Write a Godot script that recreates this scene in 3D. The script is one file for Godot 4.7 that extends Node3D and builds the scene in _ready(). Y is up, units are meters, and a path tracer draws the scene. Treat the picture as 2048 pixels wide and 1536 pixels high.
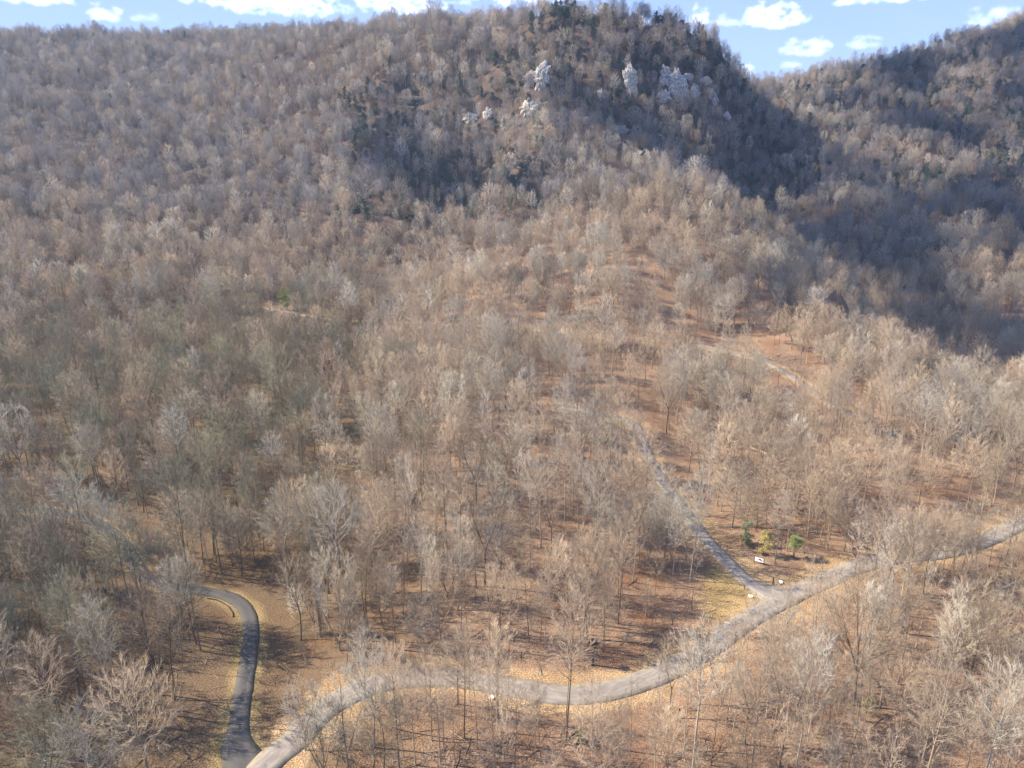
extends Node3D
# A wooded mountain cove in late winter seen from a drone: lanes and a fork at the foot of a knoll, bare forest, cliffs under the ridge.
# Axes: x to the right, y up, -z ahead. «d» below is the distance ahead (-z).

var taken := {}
var dice := RandomNumberGenerator.new()

func _ready() -> void:
	# ----- camera, sky, sun, exposure
	var cam := Camera3D.new()
	cam.name = "camera"
	cam.position = Vector3(0, CAM_H, 0)
	cam.rotation_degrees = Vector3(-17.0, 0, 0)
	cam.fov = 55.0
	cam.near = 1.0
	cam.far = 6000.0
	add_child(cam)
	var env := Environment.new()
	env.background_mode = Environment.BG_SKY
	var sky_mat := ProceduralSkyMaterial.new()
	sky_mat.sky_top_color = Color(0.44, 0.54, 0.75)
	sky_mat.sky_horizon_color = Color(0.60, 0.69, 0.82)
	sky_mat.sky_curve = 0.13
	sky_mat.ground_bottom_color = Color(0.30, 0.25, 0.21)
	sky_mat.ground_horizon_color = Color(0.55, 0.53, 0.52)
	sky_mat.sky_energy_multiplier = 0.86
	sky_mat.sky_cover = ImageTexture.create_from_image(cloud_cover())
	sky_mat.sky_cover_modulate = Color(1, 1, 1, 1)
	var sky := Sky.new()
	sky.sky_material = sky_mat
	env.sky = sky
	env.tonemap_mode = Environment.TONE_MAPPER_LINEAR
	env.tonemap_exposure = 3.1
	env.sdfgi_enabled = true
	env.ssao_enabled = true
	env.ssil_enabled = true
	env.fog_enabled = true
	env.fog_density = 0.00008
	env.fog_light_color = Color(0.70, 0.82, 0.97)
	var we := WorldEnvironment.new()
	we.name = "surroundings"
	we.environment = env
	add_child(we)
	var sun := DirectionalLight3D.new()
	sun.name = "sun"
	sun.light_energy = 1.6
	sun.light_color = Color(1.0, 0.93, 0.83)
	sun.light_angular_distance = 0.5
	sun.shadow_enabled = true
	sun.basis = Basis.looking_at(Vector3(0.76, -0.64, 0.12))
	add_child(sun)
	# ----- the land, then what stands on it
	dice.seed = 77
	prepare_relief()
	prepare_roads()
	make_materials()
	build_ground()
	build_roads()
	build_cliffs()
	build_roadside()
	build_forest()
	build_shade_clouds()

func numbered(called: String) -> String:
	var n: int = taken.get(called, 0)
	taken[called] = n + 1
	return called if n == 0 else "%s_%03d" % [called, n]

func tag(o: Node3D, label := "", category := "", group := "", kind := "") -> Node3D:
	if label: o.set_meta("label", label)
	if category: o.set_meta("category", category)
	if group: o.set_meta("group", group)
	if kind: o.set_meta("kind", kind)
	return o

func put(called: String, mesh: Mesh, mat: Material, parent: Node3D = null) -> MeshInstance3D:
	var o := MeshInstance3D.new()
	o.mesh = mesh
	o.material_override = mat
	if parent:
		o.name = called
		parent.add_child(o, true)
	else:
		o.name = numbered(called)
		add_child(o, true)
	return o

func base(called: String, at: Vector3, turn := 0.0) -> Node3D:
	var o := Node3D.new()
	o.name = numbered(called)
	add_child(o, true)
	o.position = at
	o.rotation.y = turn
	return o

# clouds of the sky: flat-based heaps all round the horizon and higher, the same kind everywhere
func cloud_cover() -> Image:
	var w := 4096
	var h := 2048
	var im := Image.create(w, h, false, Image.FORMAT_RGBA8)
	im.fill(Color(1, 1, 1, 0))
	var rng := RandomNumberGenerator.new()
	rng.seed = 9
	var puff := FastNoiseLite.new()
	puff.seed = 3
	puff.frequency = 0.045
	puff.fractal_octaves = 4
	puff.fractal_gain = 0.6
	var heaps := []   # [bearing deg from ahead, elevation deg, width deg, height deg, strength]
	heaps.append_array([[-16.3, 9.86, 10.1, 1.47, 1.0], [-8.1, 10.4, 6.3, 2.2, 1.1], [-30.5, 9.08, 4.5, 0.51, 0.9], [-26.7, 8.55, 2.3, 0.81, 0.75], [-24.4, 8.54, 2.1, 0.44, 0.3], [17.8, 8.89, 3.9, 1.25, 1.1], [12.8, 9.04, 1.6, 1.1, 0.8], [14.7, 8.91, 2.4, 0.66, 0.45],
		[20.1, 6.92, 3.1, 0.95, 0.6], [16.5, 5.72, 1.2, 0.66, 0.7], [13.4, 8.19, 1.2, 0.37, 0.4], [24.5, 9.6, 5.9, 0.44, 0.9], [30.4, 8.07, 3.1, 0.81, 0.45], [23.4, 7.12, 2.4, 0.59, 0.4], [19.0, 6.01, 1.7, 0.37, 0.35], [0.2, 11.1, 10.4, 2.2, 0.9]])
	for k in 170:
		var e := 4.5 + 40.0 * pow(rng.randf(), 1.6)
		var b := rng.randf_range(-180.0, 180.0)
		if absf(b) < 37.0 and e < 14.0:
			continue
		var s := 1.0 + e * 0.09
		heaps.append([b, e, rng.randf_range(2.0, 6.0) * s, rng.randf_range(0.5, 1.1) * s, rng.randf_range(0.4, 1.1)])
	for c in heaps:
		var cx: float = w * (1.0 + c[0] / 360.0)
		var cy: float = h * (0.5 - c[1] / 180.0)
		var rx: float = c[2] / 360.0 * w * 0.62
		var ry: float = c[3] / 180.0 * h * 1.0
		for y in range(int(cy - ry * 1.1), int(cy + ry * 0.8)):
			for x in range(int(cx - rx), int(cx + rx) + 1):
				var u := (x - cx) / rx
				var v := (y - cy) / ry
				if v > 0.0:
					v *= 2.0
				var body := 1.0 - u * u - v * v
				if body <= 0.0:
					continue
				var q := puff.get_noise_2d(x * 1.3, y * 2.2) * 1.25
				var a: float = clampf((body * 1.05 + q - 0.30) * 1.1, 0.0, 1.0) * c[4]
				if a <= 0.01:
					continue
				var xx := posmod(x, w)
				var was := im.get_pixel(xx, y)
				if a > was.a:
					var t := clampf(0.5 + v * 0.4, 0.0, 1.0)
					im.set_pixel(xx, y, Color(0.80 - 0.22 * t, 0.80 - 0.19 * t, 0.81 - 0.14 * t, minf(a, 1.0)))
	return im


# ---------- the lie of the land: a knoll between two side valleys under a wooded ridge ----------
# sections of the land along bearings from the viewpoint: [x / distance, [(distance ahead, height) ...]]
var SECTIONS := [
	[-1, [Vector2(80,2.0), Vector2(130,2.0), Vector2(180,2.0), Vector2(260,4.0), Vector2(360,2.4), Vector2(500,26.6), Vector2(650,70.4), Vector2(850,142.2), Vector2(1150,237.4), Vector2(1300,262.3), Vector2(1500,240.0), Vector2(2400,120.0)]],
	[-0.65, [Vector2(80,0.0), Vector2(130,0.0), Vector2(180,-1.0), Vector2(260,2.0), Vector2(360,2.4), Vector2(500,29.9), Vector2(650,72.5), Vector2(850,144.8), Vector2(1150,242.0), Vector2(1300,267.5), Vector2(1500,240.0), Vector2(2400,120.0)]],
	[-0.4, [Vector2(80,0.0), Vector2(130,-1.0), Vector2(170,-5.0), Vector2(200,-2.0), Vector2(260,4.0), Vector2(360,5.0), Vector2(430,15.3), Vector2(520,29.2), Vector2(600,51.0), Vector2(720,90.7), Vector2(850,142.2), Vector2(1100,224.7), Vector2(1300,271.9), Vector2(1500,240.0), Vector2(2400,120.0)]],
	[-0.25, [Vector2(80,0.0), Vector2(130,0.0), Vector2(170,-2.0), Vector2(200,1.0), Vector2(260,5.0), Vector2(330,6.3), Vector2(395,18.0), Vector2(445,3.0), Vector2(495,14.0), Vector2(550,40.0), Vector2(600,56.0), Vector2(720,104.0), Vector2(850,177.3), Vector2(960,220.5), Vector2(1300,273.4), Vector2(1500,240.0), Vector2(2400,120.0)]],
	[-0.12, [Vector2(80,0.0), Vector2(130,0.0), Vector2(170,1.0), Vector2(210,4.0), Vector2(260,6.0), Vector2(330,6.3), Vector2(400,15.0), Vector2(450,2.0), Vector2(490,10.0), Vector2(540,38.0), Vector2(600,62.6), Vector2(720,130.2), Vector2(840,212.5), Vector2(900,233.8), Vector2(1100,225.0), Vector2(1500,200.0), Vector2(2400,100.0)]],
	[-0.05, [Vector2(80,0.0), Vector2(130,0.5), Vector2(170,3.0), Vector2(210,6.0), Vector2(260,8.0), Vector2(330,8.0), Vector2(400,18.0), Vector2(450,18.0), Vector2(520,28.0), Vector2(590,44.0), Vector2(640,60.0), Vector2(720,118.0), Vector2(800,190.0), Vector2(850,222.0), Vector2(900,230.0), Vector2(1050,220.0), Vector2(1500,180.0), Vector2(2400,90.0)]],
	[0.04, [Vector2(80,0.0), Vector2(130,0.5), Vector2(170,3.0), Vector2(210,6.0), Vector2(260,9.0), Vector2(330,7.5), Vector2(400,17.8), Vector2(450,25.5), Vector2(520,37.8), Vector2(590,64.9), Vector2(640,94.8), Vector2(720,147.4), Vector2(800,222.6), Vector2(850,239.3), Vector2(1000,215.0), Vector2(1500,150.0), Vector2(2400,80.0)]],
	[0.15, [Vector2(80,0.0), Vector2(130,0.5), Vector2(170,1.0), Vector2(210,4.0), Vector2(260,9.0), Vector2(330,9.9), Vector2(400,22.0), Vector2(460,34.9), Vector2(530,47.2), Vector2(600,66.4), Vector2(650,90.8), Vector2(690,114.0), Vector2(730,148.2), Vector2(800,213.6), Vector2(850,231.7), Vector2(1000,205.0), Vector2(1500,120.0), Vector2(2400,60.0)]],
	[0.25, [Vector2(80,0.0), Vector2(130,0.0), Vector2(170,0.0), Vector2(210,2.0), Vector2(260,5.0), Vector2(330,7.5), Vector2(400,17.8), Vector2(460,31.8), Vector2(530,50.0), Vector2(585,77.0), Vector2(640,54.0), Vector2(690,82.0), Vector2(740,126.0), Vector2(810,192.1), Vector2(860,209.0), Vector2(1000,170.0), Vector2(1500,100.0), Vector2(2400,60.0)]],
	[0.32, [Vector2(80,0.0), Vector2(130,0.0), Vector2(170,0.0), Vector2(210,1.0), Vector2(260,4.0), Vector2(330,5.1), Vector2(400,15.1), Vector2(460,28.7), Vector2(500,34.0), Vector2(545,51.0), Vector2(625,2.0), Vector2(690,34.0), Vector2(800,110.2), Vector2(950,156.6), Vector2(1050,174.0), Vector2(1250,160.0), Vector2(2400,60.0)]],
	[0.45, [Vector2(80,0.0), Vector2(130,0.0), Vector2(170,0.0), Vector2(210,1.0), Vector2(260,3.0), Vector2(330,9.0), Vector2(390,27.0), Vector2(445,2.0), Vector2(500,-34.0), Vector2(570,0.0), Vector2(640,35.8), Vector2(740,69.8), Vector2(850,114.0), Vector2(960,165.8), Vector2(1050,206.0), Vector2(1150,200.0), Vector2(2400,80.0)]],
	[0.55, [Vector2(80,0.0), Vector2(130,-0.5), Vector2(170,0.0), Vector2(210,1.0), Vector2(260,2.0), Vector2(300,5.0), Vector2(345,-16.0), Vector2(400,-36.0), Vector2(470,-18.0), Vector2(560,9.3), Vector2(640,35.8), Vector2(740,76.8), Vector2(850,132.0), Vector2(960,206.0), Vector2(1050,232.0), Vector2(1200,205.0), Vector2(2400,80.0)]],
	[0.68, [Vector2(80,0.0), Vector2(130,-1.0), Vector2(170,-1.0), Vector2(210,0.0), Vector2(235,-3.0), Vector2(270,-16.0), Vector2(320,-20.0), Vector2(390,-19.2), Vector2(470,-1.7), Vector2(560,22.5), Vector2(640,50.3), Vector2(740,99.8), Vector2(840,166.5), Vector2(930,240.0), Vector2(1020,270.0), Vector2(1200,245.0), Vector2(2400,80.0)]],
	[1, [Vector2(80,-2.0), Vector2(130,-3.0), Vector2(170,-5.0), Vector2(210,-10.0), Vector2(270,-20.0), Vector2(320,-20.0), Vector2(390,-19.2), Vector2(470,4.9), Vector2(560,33.6), Vector2(640,66.7), Vector2(740,126.8), Vector2(840,195.8), Vector2(930,270.0), Vector2(1020,305.0), Vector2(1200,265.0), Vector2(2400,80.0)]],
]
const CAM_H := 92.0
const A0 := -1.1
const ASTEP := 0.05
const AN := 45
const D0 := 60.0
const DSTEP := 8.0
const DN := 300
var relief := PackedFloat32Array()
var lumps := FastNoiseLite.new()
var gullies := FastNoiseLite.new()
var patches := FastNoiseLite.new()

func section_height(points: Array, d: float) -> float:
	if d <= points[0].x:
		return points[0].y
	for i in points.size() - 1:
		var p: Vector2 = points[i]
		var q: Vector2 = points[i + 1]
		if d <= q.x:
			return lerpf(p.y, q.y, (d - p.x) / (q.x - p.x))
	return points[-1].y

func prepare_relief() -> void:
	lumps.seed = 11
	lumps.frequency = 0.012
	lumps.fractal_octaves = 4
	gullies.seed = 5
	gullies.frequency = 0.006
	gullies.fractal_octaves = 3
	patches.seed = 23
	patches.frequency = 0.018
	patches.fractal_octaves = 3
	var cols := []
	for s in SECTIONS:
		var raw := PackedFloat32Array()
		for j in DN:
			raw.append(section_height(s[1], D0 + j * DSTEP))
		for pass_n in 2:   # soften the corners of the section
			var soft := raw.duplicate()
			for j in range(2, DN - 2):
				soft[j] = (raw[j - 2] + 2.0 * raw[j - 1] + 2.0 * raw[j] + 2.0 * raw[j + 1] + raw[j + 2]) / 8.0
			raw = soft
		cols.append(raw)
	relief.resize(AN * DN)
	var n := SECTIONS.size()
	for i in AN:
		var a := A0 + i * ASTEP
		var k := 0
		while k < n - 2 and a > SECTIONS[k + 1][0]:
			k += 1
		var a1: float = SECTIONS[k][0]
		var a2: float = SECTIONS[k + 1][0]
		var a0: float = SECTIONS[maxi(k - 1, 0)][0]
		var a3: float = SECTIONS[mini(k + 2, n - 1)][0]
		var t := clampf((a - a1) / (a2 - a1), 0.0, 1.0)
		for j in DN:
			var y1: float = cols[k][j]
			var y2: float = cols[k + 1][j]
			var m1: float = (y2 - cols[maxi(k - 1, 0)][j]) / maxf(a2 - a0, 0.01) * (a2 - a1) * 0.8
			var m2: float = (cols[mini(k + 2, n - 1)][j] - y1) / maxf(a3 - a1, 0.01) * (a2 - a1) * 0.8
			var t2 := t * t
			var t3 := t2 * t
			relief[i * DN + j] = (2 * t3 - 3 * t2 + 1) * y1 + (t3 - 2 * t2 + t) * m1 + (3 * t2 - 2 * t3) * y2 + (t3 - t2) * m2

func land(x: float, d: float) -> float:   # height of the natural ground, d metres ahead
	var dd := clampf(d, 62.0, 2380.0)
	var u := clampf((x / dd - A0) / ASTEP, 0.0, AN - 1.01)
	var v := clampf((dd - D0) / DSTEP, 0.0, DN - 1.01)
	var i := int(u)
	var j := int(v)
	u -= i
	v -= j
	var k := i * DN + j
	var h := lerpf(lerpf(relief[k], relief[k + 1], v), lerpf(relief[k + DN], relief[k + DN + 1], v), u)
	var far := smoothstep(300.0, 800.0, dd)
	h += lumps.get_noise_2d(x, d) * lerpf(1.6, 7.0, far)
	h += (absf(gullies.get_noise_2d(x, d)) - 0.25) * 26.0 * far
	return h
# ---------- lanes ----------
const ROADS := [
	["road", 2.6, 0, [Vector2(-60, 62), Vector2(-49, 76), Vector2(-41.5, 88), Vector2(-38.6, 95.0), Vector2(-35.8, 99.4), Vector2(-33.2, 105.2), Vector2(-28.9, 109.7), Vector2(-23.2, 112.8), Vector2(-16.1, 114.3), Vector2(-8.7, 114.2), Vector2(0.5, 112.0), Vector2(7.7, 110.3), Vector2(14.0, 110.6), Vector2(20.7, 112.8), Vector2(28.8, 117.0), Vector2(39.2, 124.4), Vector2(49.9, 133.6), Vector2(59.8, 140.7), Vector2(70.3, 147.7), Vector2(82.7, 155.0), Vector2(95.0, 159.5), Vector2(105.1, 161.9), Vector2(118.9, 168.3), Vector2(139.4, 181.1), Vector2(173.8, 202), Vector2(200, 214)]],
	["road", 1.6, 1, [Vector2(-40.6, 91.0), Vector2(-43.0, 95.1), Vector2(-45.4, 99.1), Vector2(-47.0, 104.9), Vector2(-49.1, 113.0), Vector2(-51.4, 122.5), Vector2(-54.4, 132.0), Vector2(-57.8, 139.2), Vector2(-61.9, 143.5), Vector2(-67.1, 145.6), Vector2(-73.0, 146.2), Vector2(-80.5, 147.9), Vector2(-86.3, 151.8), Vector2(-93.7, 161.1), Vector2(-101.1, 170.1), Vector2(-108.1, 176.1), Vector2(-118.9, 181.5), Vector2(-140.8, 184.3)]],
	["road", 2.0, 2, [Vector2(59.2, 140.6), Vector2(54.1, 147.1), Vector2(51.2, 157.1), Vector2(48.6, 168.3), Vector2(46.6, 181.5), Vector2(44.3, 195.8), Vector2(42.4, 207.8), Vector2(41.9, 223.6), Vector2(41.0, 234.0), Vector2(36.1, 238.7), Vector2(28.5, 240.7), Vector2(16, 246)]],
	["road", 1.8, 3, [Vector2(124, 252), Vector2(119.5, 269.6), Vector2(117.7, 282.8), Vector2(116.2, 298.6), Vector2(112.5, 314.4), Vector2(104.5, 326.4), Vector2(92.2, 333.6), Vector2(78, 336)]],
	["dirt_track", 1.5, 4, [Vector2(78, 336), Vector2(64.7, 336.9), Vector2(41.5, 341.0), Vector2(18.6, 352.2), Vector2(-6.0, 361.7), Vector2(-31.6, 366.8), Vector2(-56.9, 367.6), Vector2(-81.6, 367.0), Vector2(-97.9, 371.3), Vector2(-119.8, 387.7), Vector2(-135, 400)]],
	["dirt_track", 1.4, 4, [Vector2(-42.1, 505.4), Vector2(-21.2, 492.9), Vector2(1.9, 473.7), Vector2(23.4, 457.7), Vector2(46.6, 446.3), Vector2(70.3, 442.2)]],
	["dirt_track", 1.6, 5, [Vector2(362, 632), Vector2(376.2, 614.4), Vector2(387.4, 599.6), Vector2(400.4, 580.2), Vector2(414, 560)]],
]
const RX := -240.0
const RD := 56.0
const RSTEP := 2.0
const RW := 340
const RH := 300
var lane_points := []       # per lane: Array of Vector3(x, height, d), about a metre apart
var lane_cell := PackedInt32Array()   # nearest sample, coded lane * 10000 + index

func spline(pts: Array) -> Array:
	var out := []
	for i in pts.size() - 1:
		var p0: Vector2 = pts[maxi(i - 1, 0)]
		var p1: Vector2 = pts[i]
		var p2: Vector2 = pts[i + 1]
		var p3: Vector2 = pts[mini(i + 2, pts.size() - 1)]
		var n := maxi(1, int(p1.distance_to(p2) / 1.0))
		for k in n:
			out.append(p1.cubic_interpolate(p2, p0, p3, float(k) / n))
	out.append(pts[-1])
	return out

func lane_half(lane: int, k: int) -> float:   # half width, with a bell mouth where two lanes meet the main one
	var w: float = ROADS[lane][1]
	if lane == 2:
		w += 3.4 * pow(clampf(1.0 - k / 9.0, 0.0, 1.0), 1.6)
	if lane == 1:
		w += 2.6 * pow(clampf(1.0 - k / 13.0, 0.0, 1.0), 1.3)
	return w

func prepare_roads() -> void:
	lane_cell.resize(RW * RH)
	lane_cell.fill(-1)
	var near := PackedFloat32Array()
	near.resize(RW * RH)
	near.fill(1e9)
	for lane in ROADS.size():
		var flat := spline(ROADS[lane][3])
		var hs := PackedFloat32Array()
		for p in flat:
			hs.append(land(p.x, p.y))
		var soft := PackedFloat32Array()
		for i in hs.size():
			var sum := 0.0
			var n := 0
			for j in range(maxi(0, i - 8), mini(hs.size(), i + 9)):
				sum += hs[j]
				n += 1
			soft.append(sum / n)
		if lane == 1 or lane == 2:   # come down to the main lane's level at the mouth
			var meet: Vector2 = flat[0]
			var level := 1e9
			var best := 1e9
			for q in lane_points[0]:
				var dq := Vector2(q.x, q.z).distance_to(meet)
				if dq < best:
					best = dq
					level = q.y
			for i in mini(30, soft.size()):
				soft[i] = lerpf(level - 0.02, soft[i], smoothstep(5.0, 30.0, float(i)))
		var pts := []
		for i in flat.size():
			pts.append(Vector3(flat[i].x, soft[i], flat[i].y))
		lane_points.append(pts)
		for i in pts.size():
			var p: Vector3 = pts[i]
			var cx := int((p.x - RX) / RSTEP)
			var cd := int((p.z - RD) / RSTEP)
			for a in range(maxi(0, cx - 7), mini(RW, cx + 8)):
				for b in range(maxi(0, cd - 7), mini(RH, cd + 8)):
					var e := Vector2(RX + (a + 0.5) * RSTEP - p.x, RD + (b + 0.5) * RSTEP - p.z).length() - lane_half(lane, i)
					var c := a * RH + b
					if e < near[c]:
						near[c] = e
						lane_cell[c] = lane * 10000 + i

# Vector3(distance outside the lane's edge, height of the lane there, lane number); distance 99 where no lane is near
func lane_near(x: float, d: float) -> Vector3:
	var a := int((x - RX) / RSTEP)
	var b := int((d - RD) / RSTEP)
	if a < 0 or b < 0 or a >= RW or b >= RH:
		return Vector3(99, 0, -1)
	var code := lane_cell[a * RH + b]
	if code < 0:
		return Vector3(99, 0, -1)
	var lane := code / 10000
	var k := code % 10000
	var pts: Array = lane_points[lane]
	var at := Vector2(x, d)
	var best := 1e9
	var height := 0.0
	for i in range(maxi(0, k - 2), mini(pts.size() - 1, k + 2)):
		var p: Vector3 = pts[i]
		var q: Vector3 = pts[i + 1]
		var s := Geometry2D.get_closest_point_to_segment(at, Vector2(p.x, p.z), Vector2(q.x, q.z))
		var e := s.distance_to(at)
		if e < best:
			best = e
			height = lerpf(p.y, q.y, clampf(s.distance_to(Vector2(p.x, p.z)) / maxf(0.01, p.distance_to(q)), 0, 1))
	return Vector3(best - lane_half(lane, k), height, lane)

func ground(x: float, d: float) -> float:
	var h := land(x, d)
	var r := lane_near(x, d)
	if r.x < 9.0:
		h = lerpf(r.y - 0.16, h, smoothstep(0.4, 8.5, r.x))
	return h

func stand(x: float, d: float) -> Vector3:
	return Vector3(x, ground(x, d), -d)

func build_roads() -> void:
	for lane in ROADS.size():
		var st := SurfaceTool.new()
		st.begin(Mesh.PRIMITIVE_TRIANGLES)
		var pts: Array = lane_points[lane]
		var rows := pts.size()
		var along := 0.0
		var cols := 7
		var wob := FastNoiseLite.new()
		wob.seed = 40 + lane
		wob.frequency = 0.12
		for i in rows:
			var p: Vector3 = pts[i]
			var dir: Vector3 = pts[mini(i + 1, rows - 1)] - pts[maxi(i - 1, 0)]
			var side := Vector2(-dir.z, dir.x).normalized()
			if i > 0:
				along += p.distance_to(pts[i - 1])
			var hw := lane_half(lane, i)
			for c in cols + 1:
				var u := float(c) / cols * 2.0 - 1.0
				var rim := 0.0
				if c == 0 or c == cols:
					u = signf(u)
					rim = -0.35
				elif c == 1 or c == cols - 1:
					u = signf(u)
				var off := u * (hw + wob.get_noise_2d(along, signf(u) * 50.0) * 0.22) + (signf(u) * 0.05 if rim < 0.0 else 0.0)
				st.set_uv(Vector2(off, along))
				var tone := Color(1, 1, 1).darkened(0.20 * clampf(wob.get_noise_2d(along * 0.5, off * 4.0) + 0.45, 0.0, 1.0))
				if absf(u) > 0.9:
					tone = tone.lerp(Color(1.25, 1.02, 0.74), clampf(wob.get_noise_2d(along * 1.5, u * 30.0 + 7.0) + 0.45, 0.0, 0.9))   # sand and leaves washed onto the edge
				elif absf(absf(u) - 0.43) < 0.08:
					tone = tone.lightened(0.5) * 1.06   # worn wheel paths
				st.set_color(tone)
				st.add_vertex(Vector3(p.x + side.x * off, p.y + 0.05 * (1.0 - u * u) + rim, -(p.z + side.y * off)))
		for i in rows - 1:
			for c in cols:
				var k := i * (cols + 1) + c
				for q in [k, k + 1, k + cols + 1, k + 1, k + cols + 2, k + cols + 1]:
					st.add_index(q)
		st.generate_normals()
		var o := put(ROADS[lane][0], st.commit(), lane_mats[ROADS[lane][2]])
		tag(o, ["grey lane curving across the foot of the wooded knoll", "smooth dark grey drive bending in an S on the left", "grey drive climbing from the fork past the white sign", "grey drive on the far bend behind the knoll", "pale dirt track crossing the knoll", "pale dirt trail high on the knoll", "grey track cut into the slope at right"][lane], "", "", "structure")

var lane_mats := []
var mats := {}

func noise_tex(seed_n: int, freq: float, kind: int, lo: Color, hi: Color, size := 512, oct := 4) -> NoiseTexture2D:
	var f := FastNoiseLite.new()
	f.noise_type = kind
	f.seed = seed_n
	f.frequency = freq
	f.fractal_octaves = oct
	var g := Gradient.new()
	g.set_color(0, lo)
	g.set_color(1, hi)
	var t := NoiseTexture2D.new()
	t.width = size
	t.height = size
	t.seamless = true
	t.noise = f
	t.color_ramp = g
	return t

func flat_mat(c: Color, rough := 0.9) -> StandardMaterial3D:   # c is a linear, real-world base colour
	var m := StandardMaterial3D.new()
	m.albedo_color = c.linear_to_srgb()
	m.roughness = rough
	m.metallic_specular = 0.25
	return m

func make_materials() -> void:
	var gm := flat_mat(Color(1, 1, 1), 1.0)
	gm.vertex_color_use_as_albedo = true
	gm.albedo_texture = noise_tex(8, 0.035, FastNoiseLite.TYPE_SIMPLEX_SMOOTH, Color(0.42, 0.37, 0.33), Color(1.0, 1.0, 1.0), 1024, 6)
	gm.uv1_triplanar = true
	gm.uv1_world_triplanar = true
	gm.uv1_scale = Vector3.ONE * 0.075
	gm.heightmap_enabled = true
	gm.heightmap_texture = noise_tex(9, 0.06, FastNoiseLite.TYPE_SIMPLEX_SMOOTH, Color.BLACK, Color.WHITE, 512, 5)
	gm.heightmap_scale = 8.0
	mats.ground = gm
	for k in 6:
		var c: Color = [Color(0.25, 0.232, 0.215), Color(0.082, 0.081, 0.08), Color(0.25, 0.235, 0.222), Color(0.25, 0.23, 0.21), Color(0.30, 0.24, 0.175), Color(0.25, 0.22, 0.20)][k]
		var m := flat_mat(c, 0.92)
		m.vertex_color_use_as_albedo = true
		m.albedo_texture = noise_tex(60 + k, 0.02 if k != 1 else 0.01, FastNoiseLite.TYPE_SIMPLEX_SMOOTH, Color(0.80, 0.79, 0.78) if k != 1 else Color(0.9, 0.9, 0.9), Color(1, 1, 1), 512, 6)
		m.uv1_scale = Vector3(0.11, 0.035, 1)
		lane_mats.append(m)
	var bark := flat_mat(Color(1, 1, 1), 0.95)
	bark.vertex_color_use_as_albedo = true
	mats.bark = bark

func verge(x: float, d: float, r: Vector3) -> float:   # how far the mown straw-coloured verge reaches here, 0 to 1
	if r.x > 12.0 or r.z > 3.5:
		return 0.0
	var reach := 2.5 + 2.6 * patches.get_noise_2d(x * 3.0, d * 3.0) + 1.6 * patches.get_noise_2d(x * 12.0, d * 12.0)
	if r.z == 1:
		reach = 1.1 + 1.3 * patches.get_noise_2d(x * 4.0, d * 4.0)
	elif r.z == 3:
		reach = 2.2
	return 1.0 - smoothstep(reach - 0.8, reach + 1.0, r.x)

func build_ground() -> void:
	var ds := PackedFloat32Array()
	var d := -260.0
	while d < 2380.0:
		ds.append(d)
		if d < 60.0: d += 25.0
		elif d < 88.0: d += 4.0
		elif d < 260.0: d += 1.0
		elif d < 410.0: d += 2.0
		else: d += clampf((d - 410.0) * 0.03 + 2.0, 2.0, 40.0)
	var xs := PackedFloat32Array()
	var x := 0.0
	while x < 1900.0:
		xs.append(x)
		if x < 130.0: x += 1.1
		elif x < 240.0: x += 2.2
		else: x += clampf((x - 240.0) * 0.04 + 3.0, 3.0, 60.0)
	var all := PackedFloat32Array()
	for k in range(xs.size() - 1, 0, -1):
		all.append(-xs[k])
	all.append_array(xs)
	var w := all.size()
	var v := PackedVector3Array()
	var c := PackedColorArray()
	var ix := PackedInt32Array()
	v.resize(w * ds.size())
	c.resize(w * ds.size())
	var i := 0
	for dd in ds:
		for xx in all:
			v[i] = Vector3(xx, ground(xx, dd), -dd)
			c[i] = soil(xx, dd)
			i += 1
	for b in ds.size() - 1:
		for a in w - 1:
			var k := b * w + a
			ix.append_array([k, k + w, k + 1, k + 1, k + w, k + w + 1])
	var st := SurfaceTool.new()
	var arr := []
	arr.resize(Mesh.ARRAY_MAX)
	arr[Mesh.ARRAY_VERTEX] = v
	arr[Mesh.ARRAY_COLOR] = c
	arr[Mesh.ARRAY_INDEX] = ix
	st.create_from_arrays(arr)
	st.generate_normals()
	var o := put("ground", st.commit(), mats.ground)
	tag(o, "leaf-covered ground of the knoll, the valleys and the mountain", "", "", "structure")

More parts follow.
